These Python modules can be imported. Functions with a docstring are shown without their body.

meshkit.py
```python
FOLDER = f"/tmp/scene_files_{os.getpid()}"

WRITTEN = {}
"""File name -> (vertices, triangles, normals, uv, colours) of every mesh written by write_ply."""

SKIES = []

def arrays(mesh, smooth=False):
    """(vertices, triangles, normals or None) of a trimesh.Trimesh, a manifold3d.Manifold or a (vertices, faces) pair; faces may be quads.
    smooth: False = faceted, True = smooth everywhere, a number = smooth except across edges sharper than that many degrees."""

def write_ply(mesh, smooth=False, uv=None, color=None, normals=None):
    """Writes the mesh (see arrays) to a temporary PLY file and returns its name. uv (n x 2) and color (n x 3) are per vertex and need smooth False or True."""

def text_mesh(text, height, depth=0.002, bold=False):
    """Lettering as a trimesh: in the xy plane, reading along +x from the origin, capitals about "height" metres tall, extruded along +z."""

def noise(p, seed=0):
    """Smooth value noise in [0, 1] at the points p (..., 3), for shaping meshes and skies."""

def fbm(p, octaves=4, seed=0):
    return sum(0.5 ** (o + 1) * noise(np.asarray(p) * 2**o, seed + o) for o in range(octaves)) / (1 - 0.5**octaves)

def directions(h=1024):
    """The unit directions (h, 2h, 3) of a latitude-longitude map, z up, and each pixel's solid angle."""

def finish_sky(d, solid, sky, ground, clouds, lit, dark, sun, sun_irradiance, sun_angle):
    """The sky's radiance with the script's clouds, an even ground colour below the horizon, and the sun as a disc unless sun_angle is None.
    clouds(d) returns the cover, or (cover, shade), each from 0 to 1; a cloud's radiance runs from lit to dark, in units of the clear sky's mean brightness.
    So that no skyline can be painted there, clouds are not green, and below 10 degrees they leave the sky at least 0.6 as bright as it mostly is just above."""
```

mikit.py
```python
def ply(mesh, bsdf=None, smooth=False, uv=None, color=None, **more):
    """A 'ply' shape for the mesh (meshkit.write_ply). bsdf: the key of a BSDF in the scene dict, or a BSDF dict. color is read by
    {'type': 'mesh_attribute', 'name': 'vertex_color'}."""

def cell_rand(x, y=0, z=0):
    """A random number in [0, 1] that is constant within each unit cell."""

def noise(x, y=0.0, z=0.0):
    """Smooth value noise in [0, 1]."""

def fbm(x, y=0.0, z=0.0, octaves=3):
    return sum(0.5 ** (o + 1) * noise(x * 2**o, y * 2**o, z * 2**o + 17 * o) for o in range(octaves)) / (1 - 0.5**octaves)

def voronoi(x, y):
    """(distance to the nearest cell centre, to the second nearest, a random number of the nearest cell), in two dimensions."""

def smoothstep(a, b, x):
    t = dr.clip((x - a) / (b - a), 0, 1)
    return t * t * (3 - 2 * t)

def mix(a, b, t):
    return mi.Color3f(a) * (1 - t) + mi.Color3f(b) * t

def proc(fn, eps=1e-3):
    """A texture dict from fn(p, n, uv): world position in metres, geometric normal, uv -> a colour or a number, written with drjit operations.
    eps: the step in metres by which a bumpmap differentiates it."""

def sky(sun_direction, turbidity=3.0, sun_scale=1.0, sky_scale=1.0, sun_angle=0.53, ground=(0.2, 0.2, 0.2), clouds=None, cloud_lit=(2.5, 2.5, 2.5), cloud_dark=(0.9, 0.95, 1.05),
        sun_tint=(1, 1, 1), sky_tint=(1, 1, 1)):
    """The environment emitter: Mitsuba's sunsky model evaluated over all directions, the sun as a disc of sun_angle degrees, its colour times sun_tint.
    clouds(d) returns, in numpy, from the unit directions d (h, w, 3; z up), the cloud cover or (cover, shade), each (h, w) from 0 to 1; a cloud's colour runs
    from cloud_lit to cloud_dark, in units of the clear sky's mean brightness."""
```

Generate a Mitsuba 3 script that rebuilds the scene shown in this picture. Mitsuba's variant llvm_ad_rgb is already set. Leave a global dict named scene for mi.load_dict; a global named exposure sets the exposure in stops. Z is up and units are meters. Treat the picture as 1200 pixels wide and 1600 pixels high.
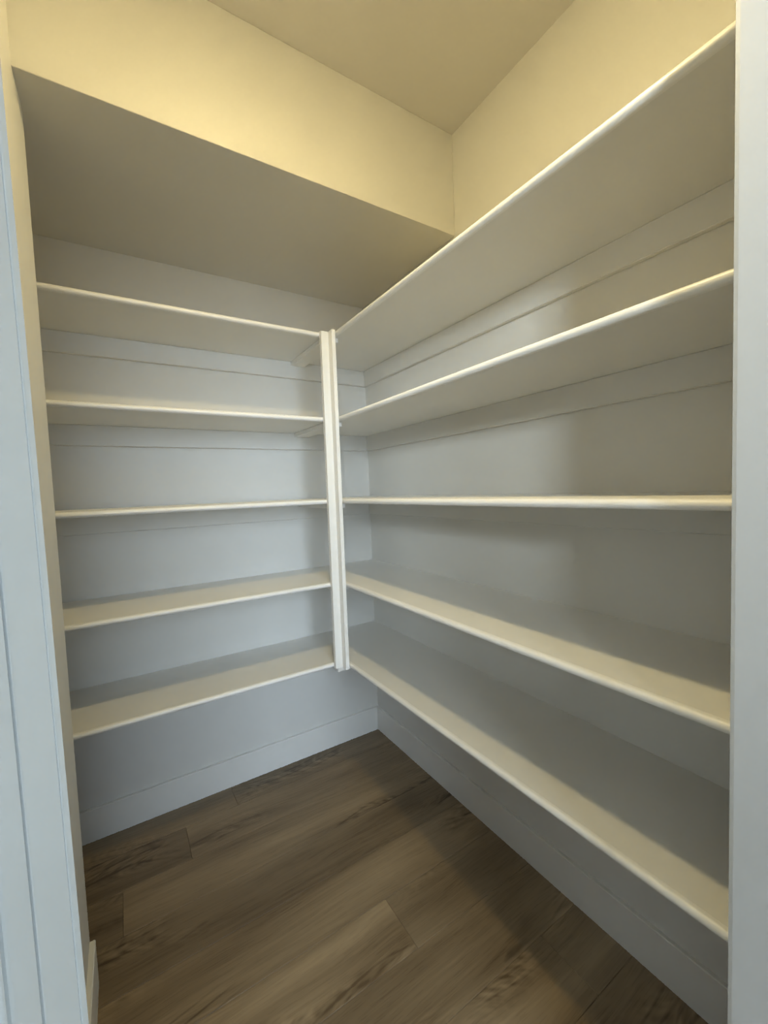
import math
import numpy as np
import trimesh
import drjit as dr
import mitsuba as mi
import mikit
from mikit import noise, fbm, voronoi, cell_rand, smoothstep, mix

T = mi.ScalarTransform4f
K = 0.915                      # all lengths below are in units of K metres (the survey unit); every vertex is scaled on output

# ------------------------------------------------------------------ camera, light, exposure
CAM = np.array([-1.29258187, -2.21212023, 1.5])
RIGHT = np.array([0.84460989, -0.53405948, -0.03761137])
DOWN = np.array([-0.06117802, -0.02648368, -0.99777546])
FWD = np.array([0.53187535, 0.84503201, -0.05504108])
FOV = 2 * math.degrees(math.atan(600 / 653.3038))
LAMP_COLOR, LAMP_POWER = (1.0, 0.80, 0.385), 500.0
DAY_SIDE, DAY_MAIN, DAY_RIGHT = (138.0, 158.0, 172.0), (13.0, 15.7, 18.6), (6.0, 8.3, 10.2)      # daylight in the three curtained windows of the room outside
exposure = 0.0

scene, labels = {}, {}
scene['camera'] = {'type': 'perspective', 'fov': FOV, 'fov_axis': 'x', 'near_clip': 0.01, 'far_clip': 100.0,
                   'to_world': T().look_at(origin=(CAM * K).tolist(), target=((CAM + FWD) * K).tolist(), up=(-DOWN).tolist())}

# ------------------------------------------------------------------ materials
def paint(color, rough, spec=0.5, bump=0.0, freq=350.0):
    b = {'type': 'principled', 'base_color': {'type': 'rgb', 'value': color}, 'roughness': rough, 'specular': spec}
    if bump:
        b = {'type': 'bumpmap', 'texture': mikit.proc(lambda p, n, uv: noise(p.x * freq, p.y * freq, p.z * freq), eps=6e-4),
             'scale': bump, 'bsdf': b}
    return {'type': 'twosided', 'bsdf': b}

scene['wall_paint'] = paint((0.60, 0.59, 0.555), 0.5)
scene['trim_paint'] = paint((0.66, 0.65, 0.615), 0.36)
scene['gloss_white'] = paint((0.74, 0.73, 0.70), 0.36)
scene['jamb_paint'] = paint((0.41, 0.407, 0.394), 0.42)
scene['ceiling_paint'] = paint((0.56, 0.54, 0.50), 0.8)
scene['plain_white'] = paint((0.36, 0.36, 0.35), 0.7)
scene['metal_white'] = paint((0.85, 0.85, 0.84), 0.3)
scene['diffuser_plastic'] = paint((0.9, 0.9, 0.88), 0.5)

def wood(p, n, uv):
    x, y = mi.Float(uv.x), mi.Float(uv.y)
    k = dr.floor(x / 10.0)                      # plank number
    tone = dr.floor(y / 10.0)                   # how light the plank is, 0 to 9
    y = y - tone * 10.0
    r1, r2 = cell_rand(k, 3), cell_rand(k, 9)
    y = y + r2 * 3.0
    warp = fbm(x * 1.3, y * 5.0, k * 3.1, 3) - 0.5
    yy = y + warp * 0.09
    broad = fbm(x * 1.1, yy * 13.0, k * 5.7, 3)
    cloud = fbm(x * 2.6, y * 9.0, k * 1.9 + 5, 3)
    fine = fbm(x * 9.0, yy * 150.0, k, 2)
    pores = smoothstep(0.62, 0.82, noise(x * 26.0, yy * 520.0, k))
    # cathedral figure and rippled patches, strong only here and there
    field = yy * 30.0 + 8.0 * fbm(x * 1.6, y * 4.5, k * 2.3 + 40, 2)
    ring = dr.abs(field - dr.floor(field) - 0.5) * 2.0
    patch = smoothstep(0.50, 0.68, fbm(x * 2.2, y * 7.0, k * 1.7 + 11, 2))
    crack = smoothstep(0.60, 0.98, ring) * patch
    rip = fbm(x * 34.0 + 40.0 * warp, yy * 60.0 + x * 14.0, k + 3, 2) - 0.5
    d1, d2, which = voronoi(x * 1.5 + 31.0 * r1, y * 5.5)
    knot = smoothstep(0.095, 0.015, d1 + 0.06 * (noise(x * 40, y * 90) - 0.5)) * dr.select(which > 0.80, 1.0, 0.0)
    halo = smoothstep(0.35, 0.05, d1) * dr.select(which > 0.80, 1.0, 0.0)
    t = 0.50 + 0.95 * (broad - 0.5) + 0.55 * (cloud - 0.5) + 0.22 * (fine - 0.5) - 0.08 * pores - 0.32 * crack + 0.85 * rip * patch - 0.12 * halo
    c = mix((0.086, 0.056, 0.028), (0.295, 0.222, 0.134), dr.clip(t, 0, 1))
    c = mix(c, (0.035, 0.023, 0.014), 0.7 * knot)
    return c * (0.70 + 0.075 * tone)

scene['oak_plank'] = {'type': 'twosided', 'bsdf': {'type': 'principled', 'base_color': mikit.proc(wood), 'roughness': 0.42, 'specular': 0.45}}
scene['subfloor'] = paint((0.14, 0.108, 0.075), 0.5)

# ------------------------------------------------------------------ helpers
def numbered(name):
    if name not in scene and not any(k.startswith(name + '__') for k in scene):
        return name
    i = 1
    while f'{name}_{i:03d}' in scene or any(k.startswith(f'{name}_{i:03d}__') for k in scene):
        i += 1
    return f'{name}_{i:03d}'

def put(name, mesh, mat, parent=None, smooth=False, **more):
    key = numbered(f'{parent}__{name}' if parent else name)
    m = mesh.copy()
    m.vertices = m.vertices * K
    scene[key] = mikit.ply(m, mat, smooth=smooth, **more)
    return key

def tag(key, label, category=None, group=None, kind=None):
    d = {'label': label}
    if category: d['category'] = category
    if group: d['group'] = group
    if kind: d['kind'] = kind
    labels[key] = d
    return key

def structure(name, mesh, mat, label, category):
    return tag(put(name, mesh, mat), label, category, kind='structure')

def box(x0, x1, y0, y1, z0, z1, c=0.0):
    lo, hi = np.array([x0, y0, z0], float), np.array([x1, y1, z1], float)
    if c <= 0:
        m = trimesh.creation.box(extents=hi - lo)
        m.apply_translation((lo + hi) / 2)
        return m
    pts = []
    for ax in range(3):
        l, h = lo + c, hi - c
        l[ax], h[ax] = lo[ax], hi[ax]
        for i in range(8):
            pts.append([(l, h)[i & 1][0], (l, h)[i >> 1 & 1][1], (l, h)[i >> 2 & 1][2]])
    return trimesh.convex.convex_hull(np.array(pts))

def extrude(profile, axis, a0, a1, smooth=False):
    """profile: convex outline in the plane across the axis ('x': (y, z), 'y': (x, z), 'z': (x, y)), swept from a0 to a1 as a hull."""
    pr = np.array(profile, float)
    out = []
    for s in (a0, a1):
        q = np.full((len(pr), 3), float(s))
        idx = {'x': (1, 2), 'y': (0, 2), 'z': (0, 1)}[axis]
        q[:, idx[0]], q[:, idx[1]] = pr[:, 0], pr[:, 1]
        out.append(q)
    return trimesh.convex.convex_hull(np.vstack(out))

def shear_x(m, rate, z0):
    m = m.copy()
    v = m.vertices.copy()
    v[:, 0] += rate * (v[:, 2] - z0)
    m.vertices = v
    return m

# ------------------------------------------------------------------ the room's measures
S, ZS, ZC = 0.8167, 2.5795, 2.9966          # soffit face, soffit underside, ceiling
DA, DB = 0.4277, 0.4246                     # shelf depths on the back and the right wall (to the front of the nosing)
ZSH = [2.2236, 1.8408, 1.4611, 1.0695, 0.684]
TH = 0.0211
LH, LT = 0.0882, 0.0205                     # wall cleats
BH, BT = 0.145, 0.0139                      # baseboard
XL, YE = -1.4540, -0.6750                   # left stub wall and where it ends
XA = -1.82                                  # end of the alcove behind the stub wall
YD, YO = -1.970, -2.100                     # inner and outer face of the door wall
XJ, XR = -1.3223, -0.5494                   # faces of the left and the right jamb
DOORH = 2.26
OX0, OX1, OY, ZO = -5.0, 2.6, -6.2, 5.4              # the room outside the pantry

# ------------------------------------------------------------------ setting: shell
structure('wall_back', box(XA - 0.12, 0.12, 0.0, 0.12, -0.02, ZC + 0.1), 'wall_paint', 'painted back wall behind the left run of shelves', 'wall')
structure('wall_right', box(0.0, 0.12, YO, 0.0, -0.02, ZC + 0.1), 'wall_paint', 'painted right wall behind the long run of shelves', 'wall')
structure('wall_left', box(XL - 0.12, XL, YD, YE, -0.02, ZC + 0.05), 'wall_paint', 'short painted wall stub beside the door jamb on the left', 'wall')
structure('wall_alcove', box(XA - 0.12, XA, YE - 0.12, 0.0, -0.02, ZC + 0.1), 'wall_paint', 'end wall of the recess hidden behind the left wall stub', 'wall')
structure('wall_alcove_front', box(XA, XL - 0.12, YE - 0.12, YE, -0.02, ZS + 0.02), 'wall_paint', 'front wall closing the recess behind the left wall stub', 'wall')
c = tag(put('ceiling', box(XA - 0.1, 0.1, YD - 0.02, 0.1, ZC, ZC + 0.12), 'ceiling_paint'), 'painted flat ceiling above the pantry', 'ceiling', kind='structure')
tag(put('soffit', box(XA, 0.0, -S, 0.0, ZS, ZC, 0.0015), 'wall_paint', parent='ceiling'), 'deep boxed soffit hanging over the back wall shelves')
structure('ceiling_outer', box(OX0 - 0.1, OX1 + 0.1, OY - 0.1, YD, ZO, ZO + 0.12), 'plain_white', 'high white ceiling of the room outside the pantry', 'ceiling')

# door wall around the opening
structure('wall_front', trimesh.util.concatenate([
    box(OX0, XJ - 0.05, YO, YD, -0.02, ZO),
    box(XR + 0.022, OX1, YO, YD, -0.02, ZO),
    box(XJ - 0.05, XR + 0.022, YO, YD, DOORH + 0.022, ZO)]), 'plain_white', 'wall with the pantry door opening that the photograph looks through', 'wall')

# ------------------------------------------------------------------ floor: subfloor and planks, each plank a part
tag(put('floor', box(OX0 - 0.1, OX1 + 0.1, OY - 0.1, 0.1, -0.10, -0.008), 'subfloor'), 'brown oak plank floor', 'floor', kind='structure')
PITCH, Y0 = 0.1985, -0.163
joints = {0: [-0.90], 1: [-1.13], 2: [-1.374], 3: [0.35], 4: [0.12], 5: [-0.56], 6: [-1.72], 7: [-0.2], 8: [-1.0], 9: [-0.45], 10: [-1.3], 11: [-0.1], 12: [-0.8]}
LEN, pid = 2.0, 0
tones = {0: [3, 2], 1: [2, 4], 2: [3, 4], 3: [2, 2], 4: [5, 5], 5: [7, 4], 6: [5, 5], 7: [6, 4], 8: [4, 5]}
for row in range(13):
    ya, yb = (Y0 - PITCH * (row - 1), Y0 - PITCH * row)
    ya = min(ya, 0.0)
    if yb < -2.45: break
    xs = sorted(x for j in joints[row] for x in (j - LEN, j, j + LEN))
    xs = [XA] + [x for x in xs if XA + 0.05 < x < -0.02] + [0.0]
    if ya < YO:
        xs = [-2.4] + xs[1:-1] + [0.6]
    for num, (xa, xb) in enumerate(zip(xs[:-1], xs[1:])):
        g = 0.0003
        m = box(xa + g, xb - g, yb + g, ya - g, -0.008, 0.0, 0.0009)
        pid += 1
        v = m.vertices * K
        uv = np.stack([v[:, 0] + 4.0 + 10 * pid, v[:, 1] + 4.0 + 10 * tones.get(row, [4, 4])[min(num, 1)]], 1)
        put('plank', m, 'oak_plank', parent='floor', uv=uv)

# ------------------------------------------------------------------ baseboards
def board_profile(d, h):      # flat stock with eased top edge, d = thickness
    return [(0, 0), (d, 0), (d, h - 0.003), (d - 0.003, h), (0, h)]
m = extrude([(-a, b) for a, b in board_profile(BT, BH)], 'x', XA, 0.0)
structure('baseboard_back', m, 'trim_paint', 'flat white baseboard along the bottom of the back wall', 'baseboard')
m = extrude([(-a, b) for a, b in board_profile(BT, BH)], 'y', YD, -BT)
structure('baseboard_right', m, 'trim_paint', 'flat white baseboard along the bottom of the right wall', 'baseboard')
m = extrude([(XL + a, b) for a, b in board_profile(BT + 0.001, BH)], 'y', YD, YE - 0.004)
structure('baseboard_left', m, 'trim_paint', 'white baseboard end on the left wall stub beside the door jamb', 'baseboard')

# ------------------------------------------------------------------ shelves
def half_round(front, z, sgn=-1):
    """Bullnose profile: flat back, full half round in front; the front reaches 'front', the top is at z."""
    r = TH / 2
    a = np.linspace(-math.pi / 2, math.pi / 2, 13)
    pts = [(front - sgn * r - sgn * 0.0045, z), (front - sgn * r - sgn * 0.0045, z - TH)]
    pts += [(front - sgn * r + sgn * r * math.cos(t), z - r + r * math.sin(t)) for t in a]
    return pts

names_a = ['topmost white shelf on the back wall, just beneath the soffit',
           'second white shelf from the top on the back wall',
           'middle white shelf on the back wall, seen nearly edge-on',
           'second white shelf from the bottom on the back wall',
           'lowest white shelf on the back wall, above the bare baseboard']
names_b = ['topmost long white shelf on the right wall, its underside showing',
           'second long white shelf from the top on the right wall',
           'middle long white shelf on the right wall, seen level at eye height',
           'second long white shelf from the bottom on the right wall',
           'lowest long white shelf on the right wall, above the dark floor']
bn = TH / 2 + 0.0045
for k, z in enumerate(ZSH):
    # right wall: runs from the back wall to the door wall
    t = numbered('wall_shelf')
    put('board', trimesh.util.concatenate([box(-DB + bn, -0.0005, YD + 0.001, -DA + 0.004, z - TH, z), box(-DB, -0.0005, -DA + 0.004, -0.0005, z - TH, z)]), 'trim_paint', parent=t)
    put('nosing', extrude(half_round(-DB, z), 'y', YD + 0.001, -DA + 0.0035), 'gloss_white', parent=t, smooth=35)
    put('wall_cleat', box(-LT, 0.0, YD + 0.001, -LT - 0.0005, z - TH - LH, z - TH, 0.0022), 'wall_paint', parent=t)
    tag(t, names_b[k], 'shelf', 'shelves of the pantry')
for k, z in enumerate(ZSH):
    t = numbered('wall_shelf')
    put('board', box(XA + 0.001, -DB, -DA + bn, -0.0005, z - TH, z), 'trim_paint', parent=t)
    put('nosing', extrude(half_round(-DA, z), 'x', XA + 0.001, -DB - 0.0005), 'gloss_white', parent=t, smooth=35)
    put('wall_cleat', box(XA + 0.001, 0.0, -LT, 0.0, z - TH - LH, z - TH, 0.0022), 'wall_paint', parent=t)
    put('joint_cleat', box(-0.470, -0.3935, -0.444, -LT - 0.0005, z - TH - 0.0215, z - TH, 0.0025), 'trim_paint', parent=t)
    tag(t, names_a[k], 'shelf', 'shelves of the pantry')

# ------------------------------------------------------------------ corner post: two battens where the shelf fronts meet
zt, zb = ZSH[0] + 0.0005, ZSH[4] - TH - 0.001
t = numbered('corner_post')
put('front_batten', box(-0.4815, -0.4455, -0.4480, -DA - 0.0003, zb, zt - 0.001, 0.0012), 'gloss_white', parent=t)
put('side_batten', box(-0.4455, -DB - 0.0022, -0.4827, -DA - 0.0003, zb - 0.003, zt, 0.0018), 'gloss_white', parent=t)
tag(t, 'slim white vertical corner post joining the fronts of both shelf runs', 'post')

# ------------------------------------------------------------------ door frame (left jamb out of plumb, as photographed)
LEAN = -0.007
def jamb_left(y0, y1, x, r=0.0022, back=0.045):
    """A jamb strip with eased corners: front face at x, between y0 and y1."""
    pr = [(x - back, y0), (x - back, y1), (x - r, y1), (x - 0.3 * r, y1 - 0.3 * r), (x, y1 - r), (x, y0 + r), (x - 0.3 * r, y0 + 0.3 * r), (x - r, y0)]
    return shear_x(extrude(pr, 'z', -0.006, DOORH), LEAN, 1.463)

door = 'door_1'
yj = CAM[1]
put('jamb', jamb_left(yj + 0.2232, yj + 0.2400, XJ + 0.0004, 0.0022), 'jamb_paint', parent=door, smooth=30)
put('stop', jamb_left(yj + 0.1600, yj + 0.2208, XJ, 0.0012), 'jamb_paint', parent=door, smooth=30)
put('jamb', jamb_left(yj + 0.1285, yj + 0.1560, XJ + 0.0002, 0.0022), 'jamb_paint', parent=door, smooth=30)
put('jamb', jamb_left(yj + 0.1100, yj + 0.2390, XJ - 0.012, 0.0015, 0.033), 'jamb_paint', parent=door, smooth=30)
r = 0.006
a = np.linspace(0, 2 * math.pi, 28, endpoint=False)
bead = [(XJ - 0.0055 + r * math.cos(q), yj + 0.1215 + r * math.sin(q)) for q in a] + [(XJ - 0.011, yj + 0.1155), (XJ - 0.011, yj + 0.1275)]
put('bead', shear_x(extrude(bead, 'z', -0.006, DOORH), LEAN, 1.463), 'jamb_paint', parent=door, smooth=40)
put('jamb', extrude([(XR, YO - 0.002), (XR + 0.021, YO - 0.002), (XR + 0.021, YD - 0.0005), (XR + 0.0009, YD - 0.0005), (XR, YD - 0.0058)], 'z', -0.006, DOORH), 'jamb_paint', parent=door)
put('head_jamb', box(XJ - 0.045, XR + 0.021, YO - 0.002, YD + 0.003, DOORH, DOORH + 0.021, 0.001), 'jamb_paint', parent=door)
tag(door, 'pale painted door frame at the left and right edges of the picture', 'door frame', kind='structure')

# ------------------------------------------------------------------ ceiling lamp (above the frame)
LX, LY, LR, LZ = -0.91, -1.52, 0.052, 2.865
def turned(profile, n=48):
    m = trimesh.creation.revolve(np.array(profile, float), sections=n)
    if m.volume < 0: m.invert()
    m.apply_translation([LX, LY, 0])
    return m
lamp = 'ceiling_light'
put('canopy', turned([(0, LZ), (LR + 0.014, LZ), (LR + 0.020, LZ + 0.006), (LR + 0.020, LZ + 0.03), (LR - 0.01, LZ + 0.05), (0.05, ZC), (0, ZC)]), 'metal_white', parent=lamp, smooth=40)
q = np.linspace(0, math.pi / 2, 13)
put('glass_dome', turned([(0, LZ - 0.0005)] + [(LR * math.cos(t), LZ - 0.0005 - 0.026 * math.sin(t)) for t in q[:-1]] + [(0, LZ - 0.0265)]) , 'diffuser_plastic', parent=lamp,
    emitter={'type': 'area', 'radiance': {'type': 'rgb', 'value': [LAMP_POWER * v for v in LAMP_COLOR]}})
tag(lamp, 'round dome ceiling light shining warm over the pantry', 'light')

# ------------------------------------------------------------------ the room outside, with its windows
def wall_with_holes(axis, at, thick, a0, a1, holes):
    """A wall across 'axis' at 'at' from a0 to a1, with openings (h0, h1, z0, z1) in order."""
    def piece(u0, u1, v0, v1):
        if axis == 'y': return box(u0, u1, at - thick, at, v0, v1)
        return box(at, at + thick, u0, u1, v0, v1)
    out, u = [], a0
    for h0, h1, z0, z1 in holes:
        out += [piece(u, h0, -0.02, ZO), piece(h0, h1, -0.02, z0), piece(h0, h1, z1, ZO)]
        u = h1
    return trimesh.util.concatenate(out + [piece(u, a1, -0.02, ZO)])
W0 = (-4.60, -3.50, 1.8, 3.1)
W1 = (-2.7, -0.75, 1.0, 3.5)
W2 = (-5.6, -2.8, 0.5, 2.6)
structure('wall_far', wall_with_holes('y', OY, 0.12, OX0, OX1, [W0, W1]), 'plain_white', 'far wall of the bright room outside the pantry', 'wall')
structure('wall_outer_right', wall_with_holes('x', OX1, 0.12, OY, YO, [W2]), 'plain_white', 'right wall of the bright room outside the pantry', 'wall')
structure('wall_outer_left', box(OX0 - 0.12, OX0, OY, YO, -0.02, ZO), 'plain_white', 'left wall of the bright room outside the pantry', 'wall')
structure('wall_partial', box(-3.5, -2.35, -4.65, -4.53, -0.02, 2.2, 0.004), 'plain_white', 'partial wall in the room outside the pantry', 'wall')
def window(name, axis, at, w, light, label):
    """Framed window whose sheer curtain glows with the daylight behind it."""
    def piece(u0, u1, v0, v1, d=0.03):
        if axis == 'y': return box(u0, u1, at - 0.08, at - 0.08 + d, v0, v1, 0.002)
        return box(at + 0.05, at + 0.05 + d, u0, u1, v0, v1, 0.002)
    h0, h1, z0, z1 = w
    f = 0.05
    fr = trimesh.util.concatenate([piece(h0, h0 + f, z0, z1), piece(h1 - f, h1, z0, z1), piece(h0 + f, h1 - f, z0, z0 + f), piece(h0 + f, h1 - f, z1 - f, z1),
                                   piece((h0 + h1) / 2 - f / 2, (h0 + h1) / 2 + f / 2, z0 + f, z1 - f)])
    put('frame', fr, 'metal_white', parent=name)
    if axis == 'y':
        v, face = [(h0, at - 0.095, z0), (h1, at - 0.095, z0), (h1, at - 0.095, z1), (h0, at - 0.095, z1)], [[0, 2, 1], [0, 3, 2]]
    else:
        v, face = [(at + 0.095, h0, z0), (at + 0.095, h1, z0), (at + 0.095, h1, z1), (at + 0.095, h0, z1)], [[0, 2, 1], [0, 3, 2]]
    put('curtain', trimesh.Trimesh(np.array(v, float), face, process=False), 'plain_white', parent=name,
        emitter={'type': 'area', 'radiance': {'type': 'rgb', 'value': list(light)}})
    tag(name, label, 'window', kind='structure')
window('window_1', 'y', OY, W0, DAY_SIDE, 'tall curtained window in the far wall of the room outside')
window('window_2', 'y', OY, W1, DAY_MAIN, 'wide low curtained window in the far wall of the room outside')
window('window_3', 'x', OX1, W2, DAY_RIGHT, 'curtained window in the right wall of the room outside')
